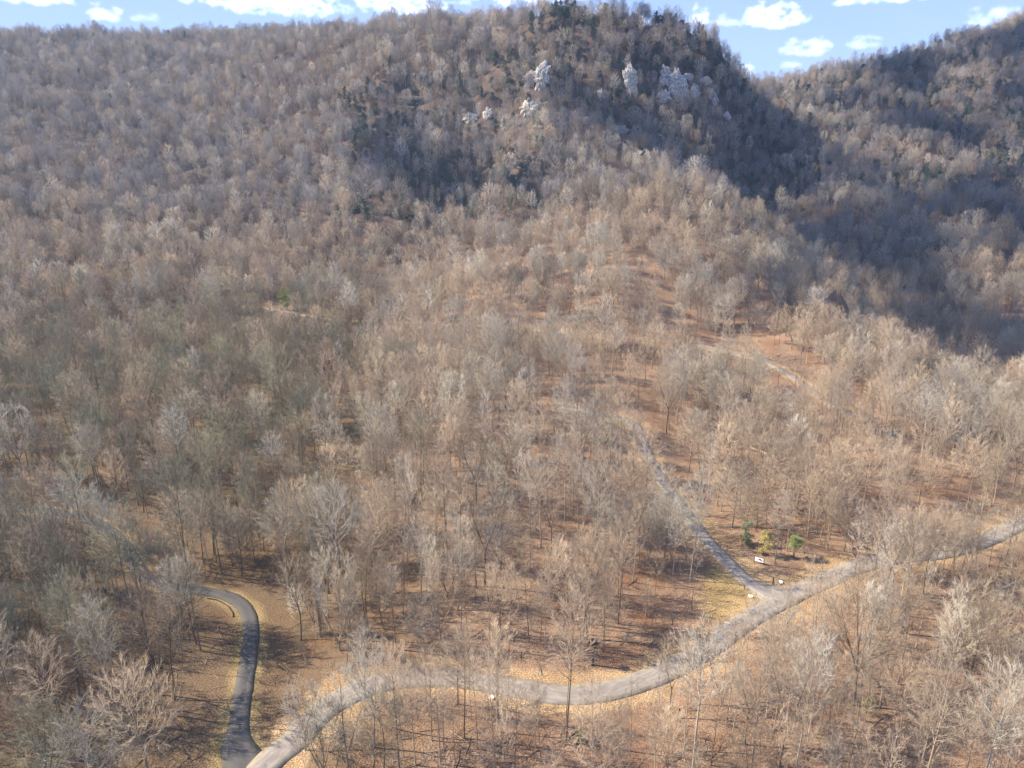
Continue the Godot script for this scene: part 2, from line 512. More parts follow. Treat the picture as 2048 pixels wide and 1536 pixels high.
func soil(x: float, d: float) -> Color:
	var n := patches.get_noise_2d(x, d)
	var m := patches.get_noise_2d(x * 5.0 + 300.0, d * 5.0)
	var litter := Color(0.315, 0.223, 0.158).lerp(Color(0.41, 0.305, 0.222), clampf(n + 0.5 + m * 0.6, 0.0, 1.0))
	var f := patches.get_noise_2d(x * 17.0 + 80.0, d * 17.0)
	litter = litter.lerp(Color(0.46, 0.35, 0.25), clampf(f * 1.6 - 0.1, 0.0, 0.8))
	litter = litter.lerp(Color(0.28, 0.165, 0.105), clampf(patches.get_noise_2d(x * 2.5, d * 2.5 + 500.0) * 1.6 - 0.1, 0.0, 0.65))
	litter = litter.lerp(Color(0.20, 0.135, 0.093), clampf(m * 1.4 - 0.2, 0.0, 0.7))
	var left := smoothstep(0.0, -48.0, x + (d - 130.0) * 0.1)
	litter = litter.lerp(Color(0.165, 0.128, 0.078), 0.75 * left)  # shade of the left side put into the litter colour
	if d > 420.0:
		litter = litter.lerp(Color(0.17, 0.14, 0.125), smoothstep(420.0, 600.0, d))
	var r := lane_near(x, d)
	var t := verge(x, d, r)
	if t > 0.0:
		var straw := Color(0.60, 0.46, 0.28).lerp(Color(0.48, 0.35, 0.20), clampf(m * 1.5 + 0.4, 0.0, 1.0))
		if r.z == 1:
			straw = Color(0.30, 0.25, 0.12).lerp(Color(0.42, 0.34, 0.19), clampf(m * 2.0 + 0.5, 0.0, 1.0))
		litter = litter.lerp(straw, t)
	# the mown triangle at the fork
	var tri := Geometry2D.get_closest_point_to_segment(Vector2(x, d), Vector2(46, 136), Vector2(49, 150)).distance_to(Vector2(x, d))
	if r.x > 0.0:
		var g := 1.0 - smoothstep(3.5, 7.0, tri + m * 2.0)
		litter = litter.lerp(Color(0.54, 0.42, 0.21).lerp(Color(0.36, 0.29, 0.13), clampf(n * 1.4 + m + 0.4, 0, 1)), g * 0.85)
	return litter

# ---------- bare trees ----------
class Buf:
	var v := PackedVector3Array()
	var n := PackedVector3Array()
	var c := PackedColorArray()
	var ix := PackedInt32Array()

	func tube(pts: PackedVector3Array, radii: PackedFloat32Array, sides: int, col: Color) -> void:
		var first := v.size()
		for i in pts.size():
			var dir := (pts[mini(i + 1, pts.size() - 1)] - pts[maxi(i - 1, 0)]).normalized()
			var side := dir.cross(Vector3(0.31, 0.2, 0.93)).normalized()
			var up := side.cross(dir)
			for k in sides:
				var a := TAU * k / sides
				var o := side * cos(a) + up * sin(a)
				v.append(pts[i] + o * radii[i])
				n.append(o)
				c.append(col)
		for i in pts.size() - 1:
			for k in sides:
				var p := first + i * sides + k
				var q := first + i * sides + (k + 1) % sides
				ix.append_array([p, q, p + sides, q, q + sides, p + sides])

	func spike(p: Vector3, q: Vector3, r: float, col: Color) -> void:
		var first := v.size()
		var dir := (q - p).normalized()
		var side := dir.cross(Vector3(0.31, 0.2, 0.93)).normalized()
		var up := side.cross(dir)
		for k in 3:
			var a := TAU * k / 3.0
			var o := side * cos(a) + up * sin(a)
			v.append(p + o * r)
			n.append(o)
			c.append(col)
		v.append(q)
		n.append((dir + up).normalized())
		c.append(col)
		ix.append_array([first, first + 1, first + 3, first + 1, first + 2, first + 3, first + 2, first, first + 3])

	func leaf(p: Vector3, a: Vector3, b: Vector3, col: Color) -> void:
		var first := v.size()
		var nn := b.cross(a).normalized()
		for q in [p, p + a, p + a * 0.5 + b]:
			v.append(q)
			n.append(nn)
			c.append(col)
		ix.append_array([first, first + 1, first + 2])

	func add(o: Buf) -> void:
		var first := v.size()
		v.append_array(o.v)
		n.append_array(o.n)
		c.append_array(o.c)
		for k in o.ix:
			ix.append(first + k)

	func mesh() -> ArrayMesh:
		var arr := []
		arr.resize(Mesh.ARRAY_MAX)
		arr[Mesh.ARRAY_VERTEX] = v
		arr[Mesh.ARRAY_NORMAL] = n
		arr[Mesh.ARRAY_COLOR] = c
		arr[Mesh.ARRAY_INDEX] = ix
		var m := ArrayMesh.new()
		if v.size():
			m.add_surface_from_arrays(Mesh.PRIMITIVE_TRIANGLES, arr)
		return m

func any_dir(r: RandomNumberGenerator) -> Vector3:
	return Vector3(r.randfn(), r.randfn(), r.randfn()).normalized()

func turned(dir: Vector3, angle: float, around: float) -> Vector3:
	var side := dir.cross(Vector3(0.12, 0.07, 0.99)).normalized()
	return dir.rotated(side, angle).rotated(dir, around).normalized()

# one bare tree of unit tint; P: h height, r trunk radius, bare share of bole without limbs, cr crown radius, nl limbs, nb branches a limb, nt twigs a branch, ang limb angle, tw twig radius, forks leaders, fh fork height share, wob wobble, lean
func grow(seed_n: int, P: Dictionary) -> Dictionary:
	var r := RandomNumberGenerator.new()
	r.seed = seed_n
	var trunk := Buf.new()
	var limbs := []
	var crown := Buf.new()
	var bark: Color = P.bark
	var twig: Color = P.twig
	var leaders := []
	var h: float = P.h
	var lean := Vector3(r.randfn(), 0, r.randfn()).normalized() * float(P.lean)
	if P.forks <= 1:
		leaders.append([Vector3.ZERO, (Vector3.UP + lean).normalized(), h * 0.94, P.r, float(P.bare), trunk])
	else:
		var fh: float = h * P.fh
		var top := leader_path(r, Vector3(0, -0.3, 0), (Vector3.UP + lean).normalized(), fh + 0.3, P.wob, 4)
		var rad := PackedFloat32Array()
		for i in top.size():
			rad.append(P.r * (1.25 if i == 0 else lerpf(1.0, 0.82, i / 4.0)))
		trunk.tube(top, rad, 7, bark)
		var spin := r.randf() * TAU
		for k in int(P.forks):
			var dir := turned(Vector3.UP, r.randf_range(0.22, 0.42) + 0.05 * P.forks, spin + TAU * k / P.forks + r.randf_range(-0.4, 0.4))
			var lb := Buf.new()
			limbs.append(lb)
			leaders.append([top[-1], dir, (h - fh) * r.randf_range(0.85, 1.0), P.r * 0.66, maxf(0.12, (P.bare - P.fh)), lb])
	var golden := r.randf() * TAU
	var mid := h * lerpf(P.bare, 1.0, 0.46)     # middle of the crown
	var half := h - mid
	var wide: float = P.cr
	var sway := Vector3.ZERO
	var tops := []
	for L in leaders:
		var segs := 8
		var path := leader_path(r, L[0] - (Vector3(0, 0.3, 0) if L[5] == trunk else Vector3.ZERO), L[1], L[2] * 0.93, P.wob, segs)
		var radii := PackedFloat32Array()
		for i in segs + 1:
			var t := float(i) / segs
			radii.append(maxf(0.02, L[3] * (pow(1.0 - t, 0.75) * 0.97 + 0.03) * (1.22 if i == 0 and L[5] == trunk else 1.0)))
		(L[5] as Buf).tube(path, radii, 7 if L[3] > 0.1 else 5, bark)
		tops.append([path, radii, L])
		sway += path[5] / leaders.size()
	sway.y = 0.0
	var heart := Vector3(sway.x, mid, sway.z)
	for k in int(P.nl):
		# a limb for every patch of the crown's outline: spread evenly over a dome
		golden += 2.39996 + r.randf_range(-0.25, 0.25)
		var lift := lerpf(-0.52, 0.98, (k + r.randf()) / P.nl)
		var ring := sqrt(maxf(0.0, 1.0 - lift * lift))
		var grown := r.randf_range(0.82, 1.06)
		var target := heart + Vector3(cos(golden) * ring * wide, lift * half, sin(golden) * ring * wide) * grown
		var best: Array = tops[0]
		var near := 1e9
		for T in tops:
			var e: float = (T[0][6] as Vector3).distance_to(target)
			if e < near:
				near = e
				best = T
		var path: PackedVector3Array = best[0]
		# it leaves the leader well below its own tip and sweeps up
		var want := clampf((target.y - Vector2(target.x - heart.x, target.z - heart.z).length() * P.rise - path[0].y) / maxf(0.5, path[8].y - path[0].y), best[2][4], 0.97)
		var f := want * 8.0
		var i := mini(int(f), 7)
		var at := path[i].lerp(path[i + 1], f - i)
		var rad: float = lerpf(best[1][i], best[1][i + 1], f - i)
		var lb := Buf.new()
		grow_limb(r, lb, crown, at, target, heart, clampf(rad * 0.55, 0.03, 0.15), P, bark.lerp(twig, 0.5), twig)
		limbs.append(lb)
	return {"trunk": trunk, "limbs": limbs, "crown": crown, "h": h}

func leader_path(r: RandomNumberGenerator, at: Vector3, dir: Vector3, len: float, wob: float, segs: int) -> PackedVector3Array:
	var out := PackedVector3Array([at])
	var step := len / segs
	for i in segs:
		at += dir * step
		out.append(at)
		dir = (dir + any_dir(r) * wob + Vector3.UP * 0.05).normalized()
	return out

func grow_limb(r: RandomNumberGenerator, limb: Buf, crown: Buf, at: Vector3, target: Vector3, heart: Vector3, rad: float, P: Dictionary, bark: Color, twig: Color) -> void:
	var len := at.distance_to(target)
	var bend := at.lerp(target, 0.5) + Vector3(0, -0.10 * len, 0) + any_dir(r) * len * 0.10
	var path := PackedVector3Array()
	var radii := PackedFloat32Array()
	var segs := 5
	for i in segs + 1:
		var t := float(i) / segs
		path.append(at.lerp(bend, t).lerp(bend.lerp(target, t), t) + (any_dir(r) * len * 0.03 if i > 0 else Vector3.ZERO))
		radii.append(maxf(0.012, rad * (1.0 - t * 0.86)))
	limb.tube(path, radii, 4, bark)
	for k in P.nb:
		var t := lerpf(0.28, 1.0, pow((k + r.randf()) / P.nb, 0.8))
		var f := minf(t * segs, segs - 0.01)
		var i := int(f)
		var p := path[i].lerp(path[i + 1], f - i)
		var along := (path[i + 1] - path[i]).normalized()
		var out := (p - heart + Vector3.UP * 1.5).normalized()
		var d := (turned(along, r.randf_range(0.45, 1.2), r.randf() * TAU) + out * 0.25 + Vector3.UP * 0.15).normalized()
		var l := minf(len, 6.5) * r.randf_range(0.24, 0.42) * (1.15 - 0.45 * t) + 0.4
		var mid := p + d * l * 0.5
		var d2 := (d + any_dir(r) * 0.45 + out * 0.15 + Vector3.UP * 0.12).normalized()
		var end := mid + d2 * l * 0.5
		crown.tube(PackedVector3Array([p, mid, end]), PackedFloat32Array([P.tw * 2.0, P.tw * 1.4, P.tw * 0.6]), 3, twig)
		for j in P.nt:
			var s := r.randf_range(0.15, 1.0)
			var q := p.lerp(mid, s * 2.0) if s < 0.5 else mid.lerp(end, s * 2.0 - 1.0)
			var dd := (turned(d2, r.randf_range(0.3, 1.1), r.randf() * TAU) + out * 0.2 + Vector3.UP * 0.18).normalized()
			crown.spike(q, q + dd * r.randf_range(0.45, 1.2) * P.tl, P.tw * r.randf_range(0.7, 1.1), twig.lerp(bark, r.randf() * 0.3))

func brush(seed_n: int, stems: int, h: float, w: float, tw: float, nt: int, col: Color) -> Buf:   # a thicket of upright stems
	var r := RandomNumberGenerator.new()
	r.seed = seed_n
	var b := Buf.new()
	for k in stems:
		var p := Vector3(r.randfn() * 0.35, -0.1, r.randfn() * 0.35) * w
		var d := (Vector3.UP + Vector3(r.randfn(), 0, r.randfn()) * 0.4).normalized()
		var l := h * r.randf_range(0.55, 1.0)
		var q := p + d * l
		b.spike(p, q, tw * 1.6, col)
		for j in nt:
			var a := p.lerp(q, r.randf_range(0.2, 0.95))
			var e := (d + any_dir(r) * 0.9).normalized()
			b.spike(a, a + e * r.randf_range(0.3, 0.9) * h * 0.35, tw, col.lerp(Color(0.2, 0.13, 0.09), r.randf() * 0.4))
	return b

func leafy(seed_n: int, h: float, w: float, n: int, size: float, c0: Color, c1: Color, low := 0.1) -> Buf:   # evergreen crown or shrub: many small leaf faces in uneven clumps
	var r := RandomNumberGenerator.new()
	r.seed = seed_n
	var b := Buf.new()
	var clumps := []
	for k in 26:
		var t := r.randf()
		var ring := w * (0.35 + 0.65 * sin(PI * pow(t, 0.8))) * sqrt(r.randf()) * 0.9
		var a := r.randf() * TAU
		clumps.append([Vector3(cos(a) * ring, h * lerpf(low, 0.95, t), sin(a) * ring), w * r.randf_range(0.22, 0.45)])
	for k in n:
		var c: Array = clumps[r.randi() % clumps.size()]
		var o := any_dir(r) * pow(r.randf(), 0.45)
		var p: Vector3 = c[0] + Vector3(o.x, o.y * 0.6, o.z) * c[1]
		var a := any_dir(r) * size
		b.leaf(p, a, a.cross(any_dir(r)).normalized() * size * 0.8, c0.lerp(c1, r.randf()))
	return b

func pine(seed_n: int, h: float, w: float, n: int, size: float) -> Dictionary:
	var r := RandomNumberGenerator.new()
	r.seed = seed_n
	var trunk := Buf.new()
	var b := Buf.new()
	var path := leader_path(r, Vector3(0, -0.3, 0), Vector3.UP, h, 0.02, 5)
	trunk.tube(path, PackedFloat32Array([0.24, 0.2, 0.17, 0.13, 0.08, 0.03]), 6, Color(0.16, 0.115, 0.085))
	for k in n:
		var t := pow(r.randf(), 0.8)
		var y := lerpf(0.36, 1.0, t) * h
		var whorl := sin(y * 5.0 + sin(y * 1.7) * 2.0) * 0.3 + 0.7
		var rad := w * (1.0 - t * 0.8) * whorl * pow(r.randf(), 0.5)
		var a := r.randf() * TAU
		var p := Vector3(cos(a) * rad, y + r.randfn() * 0.3 + rad * 0.12, sin(a) * rad)
		var e := any_dir(r) * size
		b.leaf(p, e, e.cross(any_dir(r)).normalized() * size * 0.7, Color(0.035, 0.075, 0.035).lerp(Color(0.075, 0.12, 0.05), r.randf()))
	return {"trunk": trunk, "limbs": [], "crown": b, "h": h}

# ---------- cliffs ----------
var rock_spots := []

func rock_mesh(seed_n: int, w: float, h: float, t: float) -> ArrayMesh:   # a broken rock face with a ragged rim, upright cracks and ledges
	var f := FastNoiseLite.new()
	f.seed = seed_n
	f.frequency = 0.10
	f.fractal_octaves = 4
	var st := SurfaceTool.new()
	st.begin(Mesh.PRIMITIVE_TRIANGLES)
	st.set_smooth_group(-1)
	var nu := 36
	var nv := 9
	var grid := []
	for j in nv + 1:
		var row := []
		for i in nu + 1:
			var a := TAU * (i % nu) / nu
			var q := float(j) / nv
			var rim := 1.0 + 0.5 * f.get_noise_2d(cos(a) * 12.0 + seed_n * 7.0, sin(a) * 12.0) + 0.3 * f.get_noise_2d(cos(a) * 45.0, sin(a) * 45.0 + seed_n)
			var x := cos(a) * q * w * 0.5 * rim
			var y := sin(a) * q * h * 0.5 * rim
			var crack := absf(f.get_noise_2d(x * 4.0 + y * 0.6, y * 0.5 + 90.0)) * 1.0 + f.get_noise_2d(x * 0.9, y * 4.0) * 0.45
			var z := t * ((1.0 - pow(q, 5.0)) * (0.4 + 0.75 * crack) - 0.5 * pow(q, 5.0)) - y * 0.38
			row.append(Vector3(x, y, z))
		grid.append(row)
	for j in nv:
		for i in nu:
			var q := [grid[j][i], grid[j + 1][i], grid[j][i + 1], grid[j][i + 1], grid[j + 1][i], grid[j + 1][i + 1]]
			for k in [0, 2, 1, 3, 5, 4]:
				st.add_vertex(q[k])
	st.generate_normals()
	return st.commit()

func build_cliffs() -> void:
	var m := flat_mat(Color(0.76, 0.74, 0.70), 0.9)
	m.albedo_texture = noise_tex(70, 0.02, FastNoiseLite.TYPE_SIMPLEX_SMOOTH, Color(0.38, 0.36, 0.34), Color(1, 1, 1), 512, 6)
	m.uv1_triplanar = true
	m.uv1_world_triplanar = true
	m.uv1_scale = Vector3(0.06, 0.03, 0.06)
	var dark := m.duplicate()
	dark.albedo_color = Color(0.20, 0.205, 0.195).linear_to_srgb()
	# x, ahead, width, height, thickness, dark rock?, what sets it apart
	var list := [
		[17.5, 731.0, 13.0, 15.0, 6.0, 0, "white slanting cliff face left of the split in the main pair"],
		[27.5, 726.0, 13.0, 23.0, 7.0, 0, "tall white cliff face right of the split in the main pair"],
		[-38.7, 727.0, 15.0, 10.0, 5.0, 0, "low pale outcrop at the left end of the cliff band"],
		[-22.4, 721.0, 8.0, 11.0, 4.0, 0, "small upright pale outcrop beside the low left one"],
		[14.8, 705.0, 15.0, 14.0, 6.0, 0, "leaning pale outcrop below the main pair of cliffs"],
		[110.6, 735.0, 12.0, 26.0, 6.0, 0, "tall narrow white cliff standing alone in the middle of the band"],
		[81.9, 722.0, 7.0, 9.0, 4.0, 0, "small white crag between the main pair and the lone tall cliff"],
		[147.0, 757.0, 12.0, 16.0, 5.0, 0, "white cliff at the upper left of the biggest cluster"],
		[159.0, 754.0, 17.0, 27.0, 7.0, 0, "largest white cliff face, middle of the right-hand cluster"],
		[143.4, 743.0, 12.0, 12.0, 5.0, 0, "lower left white crag of the right-hand cluster"],
		[177.5, 761.0, 10.0, 15.0, 5.0, 0, "upright white crag to the right of the largest cliff"],
		[192.0, 781.0, 14.0, 8.0, 4.0, 0, "flat pale ledge highest on the right of the cliff band"],
		[171.3, 771.0, 10.0, 6.0, 4.0, 0, "narrow grey ledge just above the largest cliff"],
		[197.7, 773.0, 11.0, 15.0, 5.0, 0, "hooked white crag near the right end of the cliff band"],
		[213.2, 774.0, 7.0, 7.0, 3.0, 0, "last small pale rock at the right end of the band"],
		[93.5, 686.0, 15.0, 7.0, 4.0, 0, "wide low pale rock below the lone tall cliff"],
		[134.3, 700.0, 7.0, 6.0, 3.0, 0, "small pale rock at the head of the wooded spur"],
		[65.2, 688.0, 6.0, 6.0, 3.0, 0, "small pale rock in trees below the middle of the band"],
		[-92.1, 747.0, 30.0, 9.0, 5.0, 1, "grey sloping slab among bare trees left of all the cliffs"],
		[602.0, 912.0, 52.0, 40.0, 9.0, 1, "grey green crag below the summit of the far right ridge"],
		[632.0, 925.0, 40.0, 34.0, 9.0, 1, "grey crag at the very edge on the far right ridge"],
	]
	var k := 0
	for c in list:
		k += 1
		var x: float = c[0]
		var d: float = c[1]
		var o := put("rock_outcrop", rock_mesh(100 + k, c[2] * 1.2, c[3] * 1.15, c[4] * 0.4), dark if c[5] else m)
		o.position = Vector3(x, land(x, d) + c[3] * 0.32, -d)
		var gx := land(x + 6.0, d) - land(x - 6.0, d)
		var gd := land(x, d + 6.0) - land(x, d - 6.0)
		o.rotation.y = atan2(-gx, gd) * 0.7
		tag(o, c[6], "rock", "pale cliffs under the ridge")
		rock_spots.append([x, d, c[2] * 0.5])

func near_rock(x: float, d: float) -> bool:
	if d < 640.0:
		return false
	for s in rock_spots:
		if absf(x - s[0] + (d - s[1]) * 0.05) < s[2] and d > s[1] - 13.0 and d < s[1] + 3.0:
			return true
	return false

# ---------- what stands by the lanes ----------
func box_at(st: SurfaceTool, lo: Vector3, hi: Vector3) -> void:
	var b := BoxMesh.new()
	b.size = hi - lo
	st.append_from(b, 0, Transform3D(Basis(), (lo + hi) / 2.0))

func box_mesh(lo: Vector3, hi: Vector3) -> ArrayMesh:
	var st := SurfaceTool.new()
	st.begin(Mesh.PRIMITIVE_TRIANGLES)
	box_at(st, lo, hi)
	return st.commit()

func stone_mesh(seed_n: int, s: Vector3) -> ArrayMesh:
	var f := FastNoiseLite.new()
	f.seed = seed_n
	f.frequency = 0.9
	var sp := SphereMesh.new()
	sp.radius = 1.0
	sp.height = 2.0
	sp.radial_segments = 14
	sp.rings = 8
	var arr := sp.get_mesh_arrays()
	var v: PackedVector3Array = arr[Mesh.ARRAY_VERTEX]
	for i in v.size():
		var p := v[i]
		var k := maxf(absf(p.x), maxf(absf(p.y) * 0.9, absf(p.z)))
		p = p.lerp(p / k * 0.85, 0.7)
		v[i] = p * (1.0 + 0.16 * f.get_noise_3dv(p)) * s * 0.5
	arr[Mesh.ARRAY_VERTEX] = v
	var am := ArrayMesh.new()
	am.add_surface_from_arrays(Mesh.PRIMITIVE_TRIANGLES, arr)
	var st := SurfaceTool.new()
	st.create_from(am, 0)
	st.generate_normals()
	return st.commit()

func log_thing(label: String, a: Vector2, b: Vector2, r0: float, col: Color, lift := 0.0) -> void:
	var pa := stand(a.x, a.y) + Vector3.UP * r0 * 0.8
	var pb := stand(b.x, b.y) + Vector3.UP * (r0 * 0.5 + lift)
	var rng := RandomNumberGenerator.new()
	rng.seed = int(a.x * 100.0) + 50000
	var t := Buf.new()
	var path := PackedVector3Array()
	var radii := PackedFloat32Array()
	for i in 7:
		var s := i / 6.0
		path.append((pb - pa) * s + Vector3(rng.randfn(), rng.randfn() * 0.5, rng.randfn()) * 0.06)
		radii.append(r0 * (1.0 - 0.6 * s) * rng.randf_range(0.9, 1.1))
	t.tube(path, radii, 8, col)
	var o := base("fallen_log", pa)
	for k in 7:
		var s := rng.randf_range(0.35, 1.0)
		var p := (pb - pa) * s
		var dd := ((pb - pa).normalized() + any_dir(rng) * 0.9 + Vector3.UP * 0.5).normalized()
		var br := Buf.new()
		br.spike(p, p + dd * rng.randf_range(0.6, 2.2), r0 * 0.28, col)
		put("branch", br.mesh(), mats.bark, o)
	put("trunk", t.mesh(), mats.bark, o)
	tag(o, label, "log", "fallen trunks on the leaf litter")

func shrub_thing(called: String, label: String, x: float, d: float, h: float, w: float, n: int, size: float, c0: Color, c1: Color, low: float, cat := "shrub") -> void:
	var o := base(called, stand(x, d), x)
	var stem := Buf.new()
	var r := RandomNumberGenerator.new()
	r.seed = int(absf(x) * 31.0 + d)
	for k in 5:
		var top := Vector3(r.randfn() * w * 0.35, h * r.randf_range(0.6, 0.9), r.randfn() * w * 0.35)
		stem.tube(PackedVector3Array([Vector3(r.randfn() * 0.1, -0.2, r.randfn() * 0.1), top * Vector3(0.35, 0.5, 0.35), top]), PackedFloat32Array([0.09, 0.06, 0.02]), 5, Color(0.2, 0.16, 0.12))
	put("stem", stem.mesh(), mats.bark, o)
	put("foliage", leafy(int(x * 7.0) + 900, h, w, n, size, c0, c1, low).mesh(), mats.leaf, o)
	tag(o, label, cat)

func build_roadside() -> void:
	var leaf := flat_mat(Color(1, 1, 1), 0.7)
	leaf.vertex_color_use_as_albedo = true
	leaf.cull_mode = BaseMaterial3D.CULL_DISABLED
	leaf.backlight_enabled = true
	leaf.backlight = Color(0.35, 0.35, 0.35)
	mats.leaf = leaf
	var timber := flat_mat(Color(0.11, 0.065, 0.04), 0.9)
	timber.albedo_texture = noise_tex(81, 0.03, FastNoiseLite.TYPE_SIMPLEX_SMOOTH, Color(0.6, 0.6, 0.6), Color.WHITE, 128)
	timber.uv1_triplanar = true
	timber.uv1_scale = Vector3(4, 0.6, 4)
	# the sign
	var white := flat_mat(Color(0.80, 0.81, 0.83), 0.5)
	var navy := flat_mat(Color(0.035, 0.055, 0.12), 0.6)
	var s := base("sign_board", stand(58.6, 155.1), -0.60)
	tag(s, "white sign board with a dark blue mountain print on two brown posts", "sign")
	put("board", box_mesh(Vector3(-1.05, 0.62, -0.03), Vector3(1.05, 1.75, 0.03)), white, s)
	for e in [-1.0, 1.0]:
		put("post", box_mesh(Vector3(e * 1.13 - 0.07, -0.4, -0.07), Vector3(e * 1.13 + 0.07, 1.95, 0.07)), timber, s)
	put("rail", box_mesh(Vector3(-1.06, 1.753, -0.05), Vector3(1.06, 1.85, 0.05)), timber, s)
	put("rail", box_mesh(Vector3(-1.06, 0.50, -0.05), Vector3(1.06, 0.617, 0.05)), timber, s)
	var pts := PackedVector2Array([Vector2(-0.30, 0), Vector2(-0.18, 0.22), Vector2(-0.10, 0.30), Vector2(0.02, 0.20), Vector2(0.16, 0.36), Vector2(0.34, 0.24), Vector2(0.56, 0.10), Vector2(0.70, 0)])
	var st := SurfaceTool.new()
	st.begin(Mesh.PRIMITIVE_TRIANGLES)
	st.set_normal(Vector3(0, 0, 1))
	for i in Geometry2D.triangulate_polygon(pts):
		st.add_vertex(Vector3(pts[i].x + 0.02, 1.12 + pts[i].y, 0.034))
	put("mountain_print", st.commit(), navy, s)
	var bars := SurfaceTool.new()
	bars.begin(Mesh.PRIMITIVE_TRIANGLES)
	box_at(bars, Vector3(0.0, 1.00, 0.031), Vector3(0.78, 1.09, 0.035))
	box_at(bars, Vector3(0.34, 0.88, 0.031), Vector3(0.92, 0.96, 0.035))
	put("print_line", bars.commit(), navy, s)
	# the two gate posts and the pale slabs at the fork
	for p in [[59.1, 146.6, 1.75, 0.11, "taller square brown timber post right of the drive at the fork"], [52.0, 144.5, 0.95, 0.08, "short dark timber post in the grass left of the drive"]]:
		var o := base("gate_post", stand(p[0], p[1]), 0.4)
		var cm := CylinderMesh.new()
		cm.top_radius = p[3] * 0.15
		cm.bottom_radius = p[3] * 1.35
		cm.height = 0.09
		cm.radial_segments = 4
		put("shaft", box_mesh(Vector3(-p[3], -0.4, -p[3]), Vector3(p[3], p[2], p[3])), timber, o)
		var cap := put("cap", cm, timber, o)
		cap.position.y = p[2] + 0.046
		cap.rotation.y = PI / 4
		tag(o, p[4], "post", "posts at the mouth of the drive")
	var slab := flat_mat(Color(0.52, 0.50, 0.46), 0.9)
	for p in [[61.2, 147.2, Vector3(1.5, 0.5, 0.9), "flat pale stone beside the taller post at the fork"], [52.6, 141.6, Vector3(1.35, 0.45, 1.0), "flat pale stone on the grass left of the fork"], [-3.5, 109.2, Vector3(1.1, 0.6, 0.8), "white stone on the straw verge below the main lane"]]:
		var o := put("flat_stone", stone_mesh(int(p[0]) + 300, p[2]), slab)
		o.position = stand(p[0], p[1]) + Vector3.UP * 0.12
		o.rotation.y = p[0]
		tag(o, p[3], "stone", "pale stones on the verges")
	# guard rail on the far bend
	var steel := flat_mat(Color(0.16, 0.15, 0.145), 0.6)
	var g := base("guard_rail", stand(92.0, 336.6))
	var line := spline([Vector2(90, 336.6), Vector2(97.4, 334.8), Vector2(107.2, 327.9), Vector2(115.4, 315.2)])
	var beam := Buf.new()
	var bp := PackedVector3Array()
	var br := PackedFloat32Array()
	for i in line.size():
		var q := stand(line[i].x + 0.8, line[i].y + 0.8) - g.position
		if i % 4 == 0:
			var pm := put("post", box_mesh(Vector3(-0.08, -0.3, -0.08), Vector3(0.08, 0.95, 0.08)), timber, g)
			pm.position = q
		bp.append(q + Vector3.UP * 0.78)
		br.append(0.17)
	beam.tube(bp, br, 6, Color(1, 1, 1))
	put("beam", beam.mesh(), steel, g)
	tag(g, "dark guard rail on posts round the outside of the far bend", "guard rail")
	# drain pipe by the S bend
	var pipe := Buf.new()
	var pp := PackedVector3Array()
	var pr := PackedFloat32Array()
	var start := stand(-68.0, 143.4)
	for q in [Vector2(-68, 143.4), Vector2(-66, 143.1), Vector2(-64.2, 142.2), Vector2(-62.4, 140.9), Vector2(-60.6, 138.6), Vector2(-59.9, 137.0)]:
		pp.append(stand(q.x, q.y) - start + Vector3.UP * 0.12)
		pr.append(0.13)
	pipe.tube(pp, pr, 8, Color(1, 1, 1))
	var po := put("drain_pipe", pipe.mesh(), flat_mat(Color(0.025, 0.025, 0.028), 0.6))
	po.position = start
	tag(po, "black drain pipe lying along the inside of the S bend", "pipe")
	# fallen trunks
	var pale := Color(0.56, 0.46, 0.33)
	var grey := Color(0.42, 0.37, 0.31)
	log_thing("broken pale trunk with a raw end among trees above the right lane", Vector2(100.9, 173.7), Vector2(100.3, 166.6), 0.34, pale, 0.9)
	log_thing("grey trunk lying aslant among bare trees right of the lane", Vector2(109.9, 146.7), Vector2(118.5, 151.2), 0.28, grey, 0.6)
	log_thing("long pale trunk lying on the slope above the climbing drive", Vector2(77.7, 224.1), Vector2(84.0, 215.5), 0.28, pale, 0.3)
	log_thing("dark mossy trunk lying at the left edge of the wood", Vector2(-124.9, 155.4), Vector2(-114.5, 159.8), 0.42, Color(0.05, 0.06, 0.05), 0.8)
	log_thing("thin pale trunk leaning in the shaded wood left of the S drive", Vector2(-69.0, 118.8), Vector2(-72.4, 113.5), 0.13, pale, 1.2)
	log_thing("dark trunk lying in leaves above the main lane's bend", Vector2(-22.0, 122.5), Vector2(-13.0, 120.4), 0.25, Color(0.13, 0.09, 0.06), 0.2)
	# the dark snag on the sunny slope
	var sn := base("broken_snag", stand(15.3, 118.6))
	var tb := Buf.new()
	tb.tube(PackedVector3Array([Vector3(0, -0.3, 0), Vector3(0.05, 2.2, 0), Vector3(-0.05, 4.2, 0.05), Vector3(0.0, 4.8, 0)]), PackedFloat32Array([0.3, 0.25, 0.22, 0.12]), 8, Color(0.07, 0.055, 0.045))
	put("trunk", tb.mesh(), mats.bark, sn)
	var top := put("vine_tangle", leafy(77, 1.5, 1.15, 900, 0.16, Color(0.012, 0.012, 0.014), Color(0.03, 0.026, 0.024), 0.1).mesh(), mats.leaf, sn)
	top.position.y = 4.0
	tag(sn, "dark broken trunk topped with a black tangle on the sunny slope", "dead tree")
	# shrubs and small evergreens
	shrub_thing("evergreen_shrub", "tall grey green shrub farthest left of the three behind the sign", 58.2, 163.6, 7.2, 2.0, 5000, 0.17, Color(0.12, 0.16, 0.085), Color(0.22, 0.26, 0.15), 0.08)
	shrub_thing("evergreen_shrub", "yellow green bamboo-like shrub right behind the white sign", 60.8, 158.9, 6.6, 1.9, 4600, 0.17, Color(0.28, 0.27, 0.08), Color(0.42, 0.38, 0.15), 0.1)
